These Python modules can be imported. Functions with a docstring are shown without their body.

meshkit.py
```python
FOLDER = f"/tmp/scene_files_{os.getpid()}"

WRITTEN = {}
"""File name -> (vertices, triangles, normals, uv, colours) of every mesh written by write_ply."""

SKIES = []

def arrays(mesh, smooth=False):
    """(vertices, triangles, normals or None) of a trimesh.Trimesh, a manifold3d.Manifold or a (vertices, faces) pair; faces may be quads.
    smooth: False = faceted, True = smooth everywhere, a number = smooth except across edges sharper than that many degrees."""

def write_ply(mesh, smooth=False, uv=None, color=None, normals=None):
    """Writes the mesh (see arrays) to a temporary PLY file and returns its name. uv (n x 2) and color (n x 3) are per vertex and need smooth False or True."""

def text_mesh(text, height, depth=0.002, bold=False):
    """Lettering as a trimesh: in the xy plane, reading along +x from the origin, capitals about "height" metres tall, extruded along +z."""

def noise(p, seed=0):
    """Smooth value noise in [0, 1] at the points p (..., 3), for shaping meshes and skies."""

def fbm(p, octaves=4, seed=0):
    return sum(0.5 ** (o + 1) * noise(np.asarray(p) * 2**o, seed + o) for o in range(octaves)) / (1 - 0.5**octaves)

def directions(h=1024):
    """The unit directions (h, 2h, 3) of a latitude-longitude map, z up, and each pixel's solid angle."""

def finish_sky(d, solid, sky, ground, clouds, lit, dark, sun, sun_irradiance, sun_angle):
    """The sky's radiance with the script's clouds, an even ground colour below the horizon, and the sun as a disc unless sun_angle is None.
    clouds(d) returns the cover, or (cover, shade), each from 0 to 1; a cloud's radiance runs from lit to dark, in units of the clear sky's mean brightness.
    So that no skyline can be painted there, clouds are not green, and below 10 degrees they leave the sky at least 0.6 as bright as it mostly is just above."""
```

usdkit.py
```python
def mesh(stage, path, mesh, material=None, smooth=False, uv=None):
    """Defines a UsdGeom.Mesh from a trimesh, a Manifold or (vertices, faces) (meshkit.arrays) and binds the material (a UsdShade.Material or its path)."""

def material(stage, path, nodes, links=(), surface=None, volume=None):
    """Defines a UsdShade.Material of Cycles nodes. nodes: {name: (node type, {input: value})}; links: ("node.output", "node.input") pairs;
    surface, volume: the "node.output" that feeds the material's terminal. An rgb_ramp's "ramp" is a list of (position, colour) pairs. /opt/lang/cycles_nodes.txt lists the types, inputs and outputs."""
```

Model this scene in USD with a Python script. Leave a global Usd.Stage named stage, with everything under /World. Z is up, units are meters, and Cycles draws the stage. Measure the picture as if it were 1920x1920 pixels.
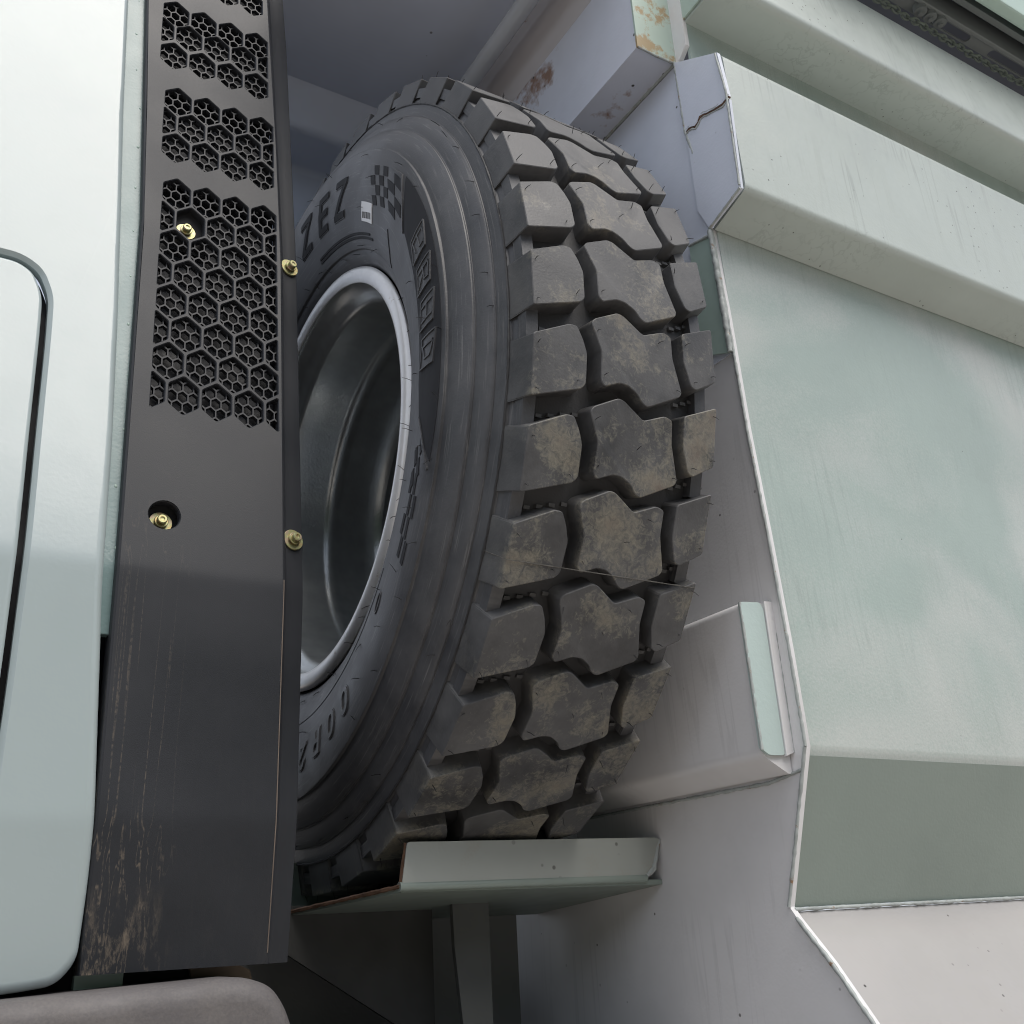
import math
import numpy as np, trimesh, mapbox_earcut
from shapely.geometry import Polygon, LineString, box, Point
from shapely import affinity
from shapely.ops import unary_union
import usdkit, meshkit
from pxr import Usd, UsdGeom, UsdLux, UsdShade, Gf, Sdf

stage = Usd.Stage.CreateInMemory()
UsdGeom.SetStageUpAxis(stage, 'Z'); UsdGeom.SetStageMetersPerUnit(stage, 1.0)
UsdGeom.Xform.Define(stage, '/World'); UsdGeom.Scope.Define(stage, '/World/Looks')
rng = np.random.default_rng(7)

# ------------------------------------------------------------------ camera
EYE = np.array([0, 0, 1.65])
EXPOSURE = 1.10
R_ = np.array([.857267, .153540, .491324]); R_ /= np.linalg.norm(R_)     # along the truck, towards its tail
cam_x = np.array([.8573, -.5124, -.0495]); cam_d = np.array([.1535, .3463, -.9255]); cam_f = np.array([.4914, .7858, .3755])
cam = UsdGeom.Camera.Define(stage, '/World/camera')
m = np.eye(4); m[0, :3], m[1, :3], m[2, :3], m[3, :3] = cam_x, -cam_d, -cam_f, EYE
cam.AddTransformOp().Set(Gf.Matrix4d(*m.ravel().tolist()))
cam.CreateHorizontalApertureAttr(24.0); cam.CreateVerticalApertureAttr(24.0); cam.CreateFocalLengthAttr(24.0)
cam.CreateClippingRangeAttr((0.02, 5000.0)); cam.CreateExposureAttr(EXPOSURE)

# ------------------------------------------------------------------ sky and sun
SUN = np.array([.12, -.50, .86]); SUN /= np.linalg.norm(SUN)
SKY_STRENGTH = .06
M = lambda name, nodes, links, surface='p.BSDF': usdkit.material(stage, '/World/Looks/' + name, nodes, links, surface=surface)
sky_m = M('sky_light', {
    'tc': ('texture_coordinate', {}),
    'sky': ('sky_texture', {'sky_type': 'single_scattering', 'sun_disc': False, 'sun_elevation': math.asin(SUN[2]), 'sun_rotation': math.atan2(SUN[0], SUN[1]), 'aerosol_density': 2.0}),
    'map': ('mapping', {'scale': (1.0, 1.0, 2.2)}),
    'n': ('noise_texture', {'scale': 2.2, 'detail': 7, 'roughness': .58, 'distortion': .3}),
    'r': ('rgb_ramp', {'ramp': [(.30, (.25,) * 3), (.62, (.92,) * 3)]}),
    'mix': ('mix_color', {'b': (7.4, 7.8, 8.6), 'use_clamp': False}),
    'bg': ('background_shader', {'strength': SKY_STRENGTH})},
    [('tc.generated', 'map.vector'), ('map.vector', 'n.vector'), ('n.fac', 'r.fac'), ('r.color', 'mix.fac'), ('sky.color', 'mix.a'), ('mix.result', 'bg.color')], 'bg.background')
dome = UsdLux.DomeLight.Define(stage, '/World/sky')
UsdShade.MaterialBindingAPI.Apply(dome.GetPrim()).Bind(sky_m)
dome.GetPrim().SetCustomDataByKey('label', 'hazy bright sky around the truck'); dome.GetPrim().SetCustomDataByKey('kind', 'structure')
sun = UsdLux.DistantLight.Define(stage, '/World/sun')
sun.CreateNormalizeAttr(True); sun.CreateIntensityAttr(.34); sun.CreateAngleAttr(45.0); sun.CreateColorAttr(Gf.Vec3f(1, .94, .87))
zc = SUN; xc = np.cross([0, 0, 1.], zc); xc /= np.linalg.norm(xc); yc = np.cross(zc, xc)
m = np.eye(4); m[0, :3], m[1, :3], m[2, :3] = xc, yc, zc
sun.AddTransformOp().Set(Gf.Matrix4d(*m.ravel().tolist()))

# ------------------------------------------------------------------ materials
def paint(name, base, rough=.4, var=.08, vscale=3., spots=None, bump=.0006, over=None, coat=0., metallic=0., rust=None, runs=None):
    """Sprayed steel: slow colour drift, faint orange peel; dark specks, pale overspray and rust blooms where asked for."""
    c = np.array(base)
    N = {'g': ('geometry', {}), 'p': ('principled_bsdf', {'roughness': rough, 'coat_weight': coat, 'coat_roughness': .12, 'metallic': metallic}),
         'n1': ('noise_texture', {'scale': vscale, 'detail': 5, 'roughness': .6}),
         'r1': ('rgb_ramp', {'ramp': [(.3, tuple(c * (1 - var))), (.7, tuple(np.minimum(c * (1 + var), .9)))]}),
         'n2': ('noise_texture', {'scale': 260., 'detail': 3}),
         'n3': ('noise_texture', {'scale': 22., 'detail': 4}),
         'rr': ('map_range', {'from_min': .3, 'from_max': .7, 'to_min': rough * .82, 'to_max': rough * 1.2}),
         'b': ('bump', {'strength': .35, 'distance': bump})}
    L = [('g.position', 'n1.vector'), ('g.position', 'n2.vector'), ('g.position', 'n3.vector'), ('n1.fac', 'r1.fac'), ('n2.fac', 'b.height'), ('b.normal', 'p.normal'), ('n3.fac', 'rr.value'), ('rr.result', 'p.roughness')]
    last = 'r1.color'
    if over:        # overspray / dust film: pale cloudy patches with a grainy edge
        N |= {'om': ('mapping', {'scale': over.get('scale', (1, 1, 1)), 'location': over.get('loc', (0, 0, 0))}), 'on': ('noise_texture', {'scale': over['s'], 'detail': 3.5, 'roughness': .5, 'distortion': .9}),
              'og': ('noise_texture', {'scale': 420., 'detail': 2}), 'oa': ('math', {'math_type': 'multiply_add', 'value2': .34}),
              'orr': ('map_range', {'from_min': over['lo'], 'from_max': over['hi'], 'clamp': True}), 'ox': ('mix_color', {'b': over['c']}), 'ok': ('math', {'math_type': 'multiply', 'value2': over.get('k', .8)})}
        L += [('g.position', 'om.vector'), ('om.vector', 'on.vector'), ('g.position', 'og.vector'), ('og.fac', 'oa.value1'), ('on.fac', 'oa.value3'), ('oa.value', 'orr.value'), ('orr.result', 'ok.value1'), ('ok.value', 'ox.fac'), (last, 'ox.a')]
        last = 'ox.result'
    if runs:        # faint darker run marks down the face
        N |= {'lm': ('mapping', {'scale': (46., 46., 1.6)}), 'ln': ('noise_texture', {'scale': 1., 'detail': 3, 'distortion': .2}), 'la': ('math', {'math_type': 'subtract', 'value2': .5}), 'lb': ('math', {'math_type': 'absolute'}), 'lr': ('map_range', {'from_min': .004, 'from_max': .030, 'to_min': runs, 'to_max': 0., 'clamp': True}),
              'lk': ('noise_texture', {'scale': 7., 'detail': 3}), 'lk2': ('map_range', {'from_min': .45, 'from_max': .65, 'clamp': True}), 'ly': ('math', {'math_type': 'multiply'}), 'lx': ('mix_color', {'b': tuple(c * .55)})}
        L += [('g.position', 'lm.vector'), ('lm.vector', 'ln.vector'), ('ln.fac', 'la.value1'), ('la.value', 'lb.value1'), ('lb.value', 'lr.value'), ('g.position', 'lk.vector'), ('lk.fac', 'lk2.value'), ('lr.result', 'ly.value1'), ('lk2.result', 'ly.value2'), ('ly.value', 'lx.fac'), (last, 'lx.a')]
        last = 'lx.result'
    if rust:        # rust blooms: brown patches broken up by a finer noise
        N |= {'un': ('noise_texture', {'scale': rust['s'], 'detail': 6, 'roughness': .7}), 'ur': ('map_range', {'from_min': rust['lo'], 'from_max': rust['lo'] + .07, 'clamp': True}), 'ux': ('mix_color', {'b': rust.get('c', (.20, .085, .035))})}
        L += [('g.position', 'un.vector'), ('un.fac', 'ur.value'), ('ur.result', 'ux.fac'), (last, 'ux.a')]
        last = 'ux.result'
    if spots:       # small dark specks
        N |= {'v': ('voronoi_texture', {'scale': spots[0], 'randomness': 1.}), 'vr': ('map_range', {'from_min': spots[1], 'from_max': spots[1] * 1.6, 'to_min': 1., 'to_max': 0., 'clamp': True}),
              'vn': ('noise_texture', {'scale': 9., 'detail': 2}), 'vm': ('map_range', {'from_min': .5, 'from_max': .6, 'clamp': True}), 'vx': ('math', {'math_type': 'multiply'}), 'vc': ('mix_color', {'b': (.05, .045, .04)})}
        L += [('g.position', 'v.vector'), ('v.distance', 'vr.value'), ('g.position', 'vn.vector'), ('vn.fac', 'vm.value'), ('vr.result', 'vx.value1'), ('vm.result', 'vx.value2'), ('vx.value', 'vc.fac'), (last, 'vc.a')]
        last = 'vc.result'
    return M(name, N, L + [(last, 'p.base_color')])

MINT = (.41, .53, .475)
mint_cab = paint('cab_paint', (.365, .43, .437), rough=.22, var=.025, vscale=1.5, bump=.0002, coat=.2)
mint_body = paint('body_paint', MINT, rough=.42, spots=(55., .07))
mint_panel = paint('panel_paint', runs=.18, spots=(34., .022), base= (.34, .415, .385), rough=.28, over=dict(s=2.6, lo=.58, hi=.86, c=(.53, .545, .525), scale=(1., 1., 1.4), loc=(.3, 0, .25), k=.7))
mint_face = paint('rib_paint', (.455, .505, .475), rough=.33, var=.07, spots=(70., .062), runs=.35)
mint_dark = paint('lower_shaded_paint', (.24, .285, .255), rough=.42)  # darkened mint: shade of the down-facing lower panel is put into the colour
bottom_paint = paint('skirt_paint', (.38, .37, .36), rough=.5, spots=(60., .07))
lav = paint('front_paint', (.72, .715, .72), rough=.36, runs=.2, spots=(35., .05))
lav_up = paint('upper_front_paint', (.64, .68, .77), rough=.36, spots=(35., .05))
lav_rust = paint('header_paint', (.65, .68, .76), rough=.36, spots=(30., .06), rust=dict(s=5.2, lo=.60, c=(.30, .19, .14)))
mint_rust = paint('end_paint', (.42, .52, .46), rough=.5, rust=dict(s=24., lo=.53, c=(.36, .27, .15)))
canopy_m = paint('canopy_paint', (.56, .61, .72), rough=.5, spots=(16., .03))
taupe = paint('strip_paint', (.50, .48, .49), rough=.5, rust=dict(s=14., lo=.68))
weld_m = paint('weld_paint', (.37, .40, .39), rough=.5, var=.2, vscale=60., rust=dict(s=70., lo=.60, c=(.26, .15, .08)))
rust_m = paint('rusty_edge', (.11, .06, .036), rough=.8, var=.4, vscale=80.)
dark_steel = paint('dark_steel', (.035, .035, .038), rough=.6, var=.3, vscale=12.)
grey_steel = paint('grey_steel', (.13, .14, .15), rough=.5, var=.15)
tarp_m = paint('tarp_metal', (.10, .115, .15), rough=.5)
tarp_bar = paint('tarp_bar_paint', (.17, .19, .19), rough=.5)
rope_m = paint('chain_metal', (.13, .16, .14), rough=.55, var=.3, vscale=60.)
silver = paint('rim_paint', (.80, .80, .80), rough=.30, var=.05, vscale=30., metallic=.25, rust=dict(s=38., lo=.655, c=(.22, .12, .07)))
barrel_m = paint('barrel_paint', (.48, .50, .50), rough=.24, metallic=.6)
disc_m = paint('disc_paint', (.22, .23, .235), rough=.35, metallic=.3)
zinc = M('yellow_zinc', {'g': ('geometry', {}), 'n': ('noise_texture', {'scale': 160., 'detail': 2}), 'r': ('rgb_ramp', {'ramp': [(.35, (.40, .31, .16)), (.5, (.36, .38, .20)), (.65, (.44, .35, .25))]}), 'p': ('principled_bsdf', {'metallic': 1., 'roughness': .5})},
         [('g.position', 'n.vector'), ('n.fac', 'r.fac'), ('r.color', 'p.base_color')])
def rubber(name, base=(.050, .051, .056), rough=.46, mud=None, dust=.35, scuff=True, spec=.55):
    N = {'g': ('geometry', {}), 'oi': ('object_info', {}), 'p': ('principled_bsdf', {'specular_ior_level': spec}),
         'n': ('noise_texture', {'scale': 14., 'detail': 6, 'roughness': .65}), 'r': ('rgb_ramp', {'ramp': [(.35, tuple(np.array(base) * .8)), (.72, tuple(np.array(base) * 1.0 + dust * .11))]}),
         'f': ('noise_texture', {'scale': 380., 'detail': 4}), 'b': ('bump', {'strength': .3, 'distance': .0008}), 'rr': ('map_range', {'from_min': .3, 'from_max': .7, 'to_min': rough - .08, 'to_max': rough + .14})}
    L = [('g.position', 'n.vector'), ('g.position', 'f.vector'), ('n.fac', 'r.fac'), ('f.fac', 'b.height'), ('b.normal', 'p.normal'), ('n.fac', 'rr.value'), ('rr.result', 'p.roughness')]
    last = 'r.color'
    if scuff:      # pale rub marks running round the sidewall
        N |= {'sc': ('vector_math', {'math_type': 'subtract', 'vector2': (.592, 1.2583, 2.2525)}), 'ss': ('separate_xyz', {}), 'sa': ('math', {'math_type': 'arctan2'}), 'sq': ('combine_xyz', {}), 'sl': ('vector_math', {'math_type': 'length'}), 'sw': ('combine_xyz', {}),
              'sm': ('mapping', {'scale': (330., 5.5, 1.)}), 'sn': ('noise_texture', {'scale': 1., 'detail': 5, 'roughness': .7}), 'sr': ('map_range', {'from_min': .56, 'from_max': .80, 'to_max': .8, 'clamp': True}), 'sx': ('mix_color', {'b': (.23, .225, .22)})}
        L += [('g.position', 'sc.vector1'), ('sc.vector', 'ss.vector'), ('ss.z', 'sa.value1'), ('ss.y', 'sa.value2'), ('ss.y', 'sq.x'), ('ss.z', 'sq.y'), ('sq.vector', 'sl.vector1'), ('sl.value', 'sw.x'), ('sa.value', 'sw.y'), ('sw.vector', 'sm.vector'),
              ('sm.vector', 'sn.vector'), ('sn.fac', 'sr.value'), ('sr.result', 'sx.fac'), (last, 'sx.a')]
        last = 'sx.result'
    if mud:        # dried mud pressed into the tread faces
        N |= {'mv': ('vector_math', {'math_type': 'add'}), 'mo': ('combine_xyz', {}), 'mk': ('math', {'math_type': 'multiply', 'value2': 7.}),
              'mn': ('noise_texture', {'scale': 13., 'detail': 4, 'roughness': .62, 'distortion': .4}), 'mf': ('noise_texture', {'scale': 150., 'detail': 5, 'roughness': .7, 'distortion': 1.2}),
              'ma': ('math', {'math_type': 'multiply_add', 'value2': .55}), 'mr': ('map_range', {'from_min': mud[0], 'from_max': mud[1], 'to_max': .9, 'clamp': True}), 'mx': ('mix_color', {}), 'mp': ('separate_xyz', {}), 'mz': ('map_range', {'from_min': 2.05, 'from_max': 2.62, 'to_min': .03, 'to_max': -.13, 'clamp': True}), 'mq': ('math', {'math_type': 'add'}), 'rc': ('vector_math', {'math_type': 'subtract', 'vector2': (.592, 1.2583, 2.2525)}), 'rm': ('vector_math', {'math_type': 'multiply', 'vector2': (0., 1., 1.)}), 'rl': ('vector_math', {'math_type': 'length'}),
              'rf': ('map_range', {'from_min': .545, 'from_max': .5535, 'to_min': .12, 'clamp': True}), 'rk': ('math', {'math_type': 'multiply'}),
              'mc': ('rgb_ramp', {'ramp': [(.3, (.14, .125, .10)), (.48, (.30, .285, .225)), (.60, (.25, .23, .175)), (.75, (.15, .125, .10))]})}
        L += [('oi.random', 'mk.value1'), ('mk.value', 'mo.x'), ('mk.value', 'mo.z'), ('g.position', 'mv.vector1'), ('mo.vector', 'mv.vector2'), ('mv.vector', 'mn.vector'), ('g.position', 'mf.vector'), ('mf.fac', 'ma.value1'), ('mn.fac', 'ma.value3'), ('g.position', 'mp.vector'), ('mp.z', 'mz.value'), ('ma.value', 'mq.value1'), ('mz.result', 'mq.value2'), ('mq.value', 'mr.value'), ('g.position', 'rc.vector1'), ('rc.vector', 'rm.vector1'), ('rm.vector', 'rl.vector1'), ('rl.value', 'rf.value'), ('mr.result', 'rk.value1'), ('rf.result', 'rk.value2'),
              ('rk.value', 'mx.fac'), (last, 'mx.a'), ('mn.fac', 'mc.fac'), ('mc.color', 'mx.b')]
        last = 'mx.result'
    return M(name, N, L + [(last, 'p.base_color')])
rub_side = rubber('sidewall_rubber')
rub_tread = rubber('tread_rubber', (.050, .050, .052), .52, mud=(.79, 1.04), scuff=False, dust=.55)
rub_base = rubber('groove_rubber', (.030, .030, .032), .6, scuff=False, dust=.15)
rub_dark = rubber('band_rubber', (.026, .027, .031), .68, scuff=False, dust=.06, spec=.25)
rub_hair = rubber('hair_rubber', (.012, .012, .014), .5, scuff=False, dust=0.)
plastic = M('fairing_plastic', {
    'g': ('geometry', {}), 'p': ('principled_bsdf', {'specular_ior_level': .28}), 'f': ('noise_texture', {'scale': 900., 'detail': 2}), 'b': ('bump', {'strength': .22, 'distance': .0004}),
    'n': ('noise_texture', {'scale': 8., 'detail': 5}), 'r': ('rgb_ramp', {'ramp': [(.3, (.021, .023, .027)), (.7, (.031, .033, .038))]}), 'rr': ('map_range', {'from_min': .3, 'from_max': .7, 'to_min': .40, 'to_max': .50}),
    # run marks of muddy water: long thin lines, with sandy smudges low on the left
    'm': ('mapping', {'scale': (85., 85., 1.3)}), 's': ('noise_texture', {'scale': 1., 'detail': 2.5, 'roughness': .6, 'distortion': .15}), 'sa': ('math', {'math_type': 'subtract', 'value2': .5}), 'sb': ('math', {'math_type': 'absolute'}), 'sr': ('map_range', {'from_min': .003, 'from_max': .016, 'to_min': 1., 'to_max': 0., 'clamp': True}),
    'bm': ('mapping', {'scale': (300., 300., 260.)}), 'bn': ('noise_texture', {'scale': 1., 'detail': 3}), 'bmr': ('map_range', {'from_min': .38, 'from_max': .6, 'clamp': True}), 'sk': ('math', {'math_type': 'multiply'}),
    'xyz': ('separate_xyz', {}), 'zx': ('map_range', {'from_min': 1.66, 'from_max': 2.10, 'to_min': .4, 'to_max': .0, 'clamp': True}), 'xx': ('map_range', {'from_min': .205, 'from_max': .235, 'to_min': 1., 'to_max': 0.03, 'clamp': True}),
    'dm': ('mapping', {'scale': (75., 75., 22.)}), 'dn': ('noise_texture', {'scale': 1., 'detail': 6, 'roughness': .75}), 'dr': ('map_range', {'from_min': .50, 'from_max': .66, 'clamp': True}), 'dz': ('map_range', {'from_min': 1.632, 'from_max': 1.70, 'to_min': .85, 'to_max': 0., 'clamp': True}), 'd1': ('math', {'math_type': 'multiply'}), 'd2': ('math', {'math_type': 'multiply'}),
    'a': ('math', {'math_type': 'multiply'}), 'a2': ('math', {'math_type': 'multiply'}), 'am': ('math', {'math_type': 'maximum'}), 'x': ('mix_color', {'b': (.27, .22, .165)})},
    [('g.position', 'f.vector'), ('f.fac', 'b.height'), ('b.normal', 'p.normal'), ('g.position', 'n.vector'), ('n.fac', 'r.fac'), ('n.fac', 'rr.value'), ('rr.result', 'p.roughness'), ('g.position', 'm.vector'), ('m.vector', 's.vector'), ('s.fac', 'sa.value1'), ('sa.value', 'sb.value1'), ('sb.value', 'sr.value'),
     ('g.position', 'bm.vector'), ('bm.vector', 'bn.vector'), ('bn.fac', 'bmr.value'), ('sr.result', 'sk.value1'), ('bmr.result', 'sk.value2'), ('g.position', 'dm.vector'), ('dm.vector', 'dn.vector'), ('dn.fac', 'dr.value'), ('xyz.z', 'dz.value'), ('dr.result', 'd1.value1'), ('dz.result', 'd1.value2'), ('d1.value', 'd2.value1'), ('xx.result', 'd2.value2'),
     ('g.position', 'xyz.vector'), ('xyz.z', 'zx.value'), ('xyz.x', 'xx.value'), ('sk.value', 'a.value1'), ('zx.result', 'a.value2'), ('a.value', 'a2.value1'), ('xx.result', 'a2.value2'), ('a2.value', 'am.value1'), ('d2.value', 'am.value2'), ('am.value', 'x.fac'), ('r.color', 'x.a'), ('x.result', 'p.base_color')])
guard_m = paint('mudguard_plastic', (.105, .098, .10), rough=.6, var=.12, vscale=10., bump=.001, over=dict(s=6., lo=.6, hi=.95, c=(.22, .20, .18), k=.5))
black_m = paint('dark_cavity', (.012, .012, .014), rough=.7)
white_m = paint('sticker_paper', (.75, .75, .75), rough=.4, var=.02)
ink_m = paint('barcode_ink', (.03, .03, .03), rough=.5)
ground_m = paint('yard_concrete', (.38, .345, .305), rough=.85, var=.18, vscale=.7, bump=.003)

# ------------------------------------------------------------------ objects
used = {}
def path_for(parent, name):
    p = f'{parent}/{name}'
    k = used.get(p, 0); used[p] = k + 1
    return p if not k else f'{p}_{k:03d}'
class Thing:
    def __init__(self, name, label, cat, base, group=None, kind=None, size=1., at=None):
        self.base = np.array(base, float); self.path = path_for('/World', name)
        x = UsdGeom.Xform.Define(stage, self.path); x.AddTranslateOp().Set(Gf.Vec3d(*(np.array(at, float) if at is not None else self.base).tolist()))
        if size != 1.: x.AddScaleOp().Set(Gf.Vec3f(size, size, size))
        d = x.GetPrim()
        d.SetCustomDataByKey('label', label); d.SetCustomDataByKey('category', cat)
        if group: d.SetCustomDataByKey('group', group)
        if kind: d.SetCustomDataByKey('kind', kind)
    def part(self, name, mesh, mat, smooth=30, parent=None, label=None, kind=None):
        if isinstance(mesh, (list, tuple)) and not isinstance(mesh[0], np.ndarray): mesh = trimesh.util.concatenate([tm(x) for x in mesh])
        mesh = tm(mesh); mesh = trimesh.Trimesh(mesh.vertices - self.base, mesh.faces, process=False)
        if smooth is not False: mesh.merge_vertices()
        p = path_for(parent or self.path, name)
        usdkit.mesh(stage, p, mesh, mat, smooth)
        d = stage.GetPrimAtPath(p)
        if label: d.SetCustomDataByKey('label', label)
        if kind: d.SetCustomDataByKey('kind', kind)
        return p
def tm(x):
    if isinstance(x, trimesh.Trimesh): return x
    v, f, _ = meshkit.arrays(x); return trimesh.Trimesh(v, f, process=False)
def solo(name, mesh, mat, label, kind):
    p = path_for('/World', name); usdkit.mesh(stage, p, mesh, mat, False)
    d = stage.GetPrimAtPath(p); d.SetCustomDataByKey('label', label); d.SetCustomDataByKey('kind', kind)

def tri2d(poly):
    """Triangles (vertices 2-D, faces) of a shapely polygon."""
    rings = [np.array(poly.exterior.coords)[:-1]] + [np.array(r.coords)[:-1] for r in poly.interiors]
    v = np.vstack(rings); ends = np.cumsum([len(r) for r in rings]).astype(np.uint32)
    return v, mapbox_earcut.triangulate_float64(v, ends).reshape(-1, 3)
def geoms(g): return [x for x in getattr(g, 'geoms', [g]) if x.geom_type == 'Polygon' and x.area > 1e-10]
def prism(pts, axis, a, b):
    """A polygon in the plane across AXIS (0: points are (y, z), 1: (x, z), 2: (x, y)) drawn out from a to b."""
    poly = pts if isinstance(pts, Polygon) else Polygon(pts)
    e = trimesh.creation.extrude_polygon(poly, 1.0, engine='earcut')
    v = e.vertices; out = np.zeros_like(v); o = [k for k in range(3) if k != axis]
    out[:, o[0]], out[:, o[1]], out[:, axis] = v[:, 0], v[:, 1], a + (b - a) * v[:, 2]
    t = trimesh.Trimesh(out, e.faces, process=False); t.fix_normals(); return t
def bx(x0, x1, y0, y1, z0, z1, r=0.):
    if not r: return trimesh.creation.box(bounds=[[x0, y0, z0], [x1, y1, z1]])
    import manifold3d as m3
    c = m3.Manifold.batch_hull([m3.Manifold.sphere(r, 16).translate([x, y, z]) for x in (x0 + r, x1 - r) for y in (y0 + r, y1 - r) for z in (z0 + r, z1 - r)])
    return tm(c)
def fillet(pts, r, n=11):
    """Rounds the corners of an open polyline."""
    P = [np.array(p, float) for p in pts]; out = [P[0]]
    for i in range(1, len(P) - 1):
        a, b, c = P[i - 1], P[i], P[i + 1]; u, v = (a - b) / np.linalg.norm(a - b), (c - b) / np.linalg.norm(c - b)
        t = min(r, .45 * np.linalg.norm(a - b), .45 * np.linalg.norm(c - b))
        for s in np.linspace(0, 1, n): out.append((1 - s) ** 2 * (b + u * t) + 2 * s * (1 - s) * b + s * s * (b + v * t))
    return out + [P[-1]]
def rounded(pts, r, n=4):
    """Rounds the corners of a closed polygon."""
    P = [np.array(p, float) for p in pts]; out = []
    for i in range(len(P)):
        a, b, c = P[i - 1], P[i], P[(i + 1) % len(P)]; la, lc = np.linalg.norm(a - b), np.linalg.norm(c - b)
        t = min(r, .45 * la, .45 * lc); u, v = (a - b) / la, (c - b) / lc
        for s in np.linspace(0, 1, n): out.append((1 - s) ** 2 * (b + u * t) + 2 * s * (1 - s) * b + s * s * (b + v * t))
    return np.array(out)
def fold(profile, x0, x1, th=.004, r=.01, steps=1):
    """Folded sheet steel: a (y, z) profile with bend radius r, run along the truck."""
    s = LineString(fillet(profile, r)).buffer(th / 2, cap_style='flat', join_style='round')
    return prism(geoms(s)[0], 0, x0, x1)
def tube(pts, rad, n=10, bumpy=0., step=None, seed=0, caps=True):
    P = np.array(pts, float)
    if step:
        d = np.r_[0, np.cumsum(np.linalg.norm(np.diff(P, axis=0), axis=1))]; k = max(2, int(d[-1] / step)); t = np.linspace(0, d[-1], k)
        P = np.stack([np.interp(t, d, P[:, i]) for i in range(3)], 1)
    T = np.gradient(P, axis=0); T /= np.linalg.norm(T, axis=1, keepdims=True)
    a = np.cross(T, [.31, .17, .93]); a /= np.linalg.norm(a, axis=1, keepdims=True); b = np.cross(T, a)
    ang = np.arange(n) * 2 * np.pi / n
    rad = np.broadcast_to(np.asarray(rad, float), (len(P),))[:, None] * np.ones((1, n))
    if bumpy:
        nz = meshkit.fbm(np.repeat(P[:, None], n, 1) * 130 + np.stack([np.cos(ang), np.sin(ang), 0 * ang], 1)[None] * .8, 3, seed)
        rad = rad * (1 + bumpy * (nz - .5) * 2 + bumpy * .8 * (meshkit.noise(np.c_[np.arange(len(P)) * .45, np.zeros((len(P), 2))], seed + 3) - .5)[:, None])
    V = P[:, None] + rad[..., None] * (np.cos(ang)[None, :, None] * a[:, None] + np.sin(ang)[None, :, None] * b[:, None])
    i, j = np.meshgrid(np.arange(len(P) - 1), np.arange(n), indexing='ij')
    q = np.stack([i * n + j, i * n + (j + 1) % n, (i + 1) * n + (j + 1) % n, (i + 1) * n + j], -1).reshape(-1, 4)
    f = np.vstack([q[:, [0, 1, 2]], q[:, [0, 2, 3]]]); V = V.reshape(-1, 3)
    if caps:
        k = len(V); V = np.vstack([V, P[0], P[-1]]); o = (len(P) - 1) * n; J = np.arange(n)
        f = np.vstack([f, np.stack([np.full(n, k), (J + 1) % n, J], 1), np.stack([np.full(n, k + 1), o + J, o + (J + 1) % n], 1)])
    t = trimesh.Trimesh(V, f, process=False); t.fix_normals(); return t

# ================================================================== ground
solo('ground', trimesh.creation.box(bounds=[[-300, -300, -.3], [300, 300, 0]]), ground_m, 'dusty concrete yard under the truck', 'structure')

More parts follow.
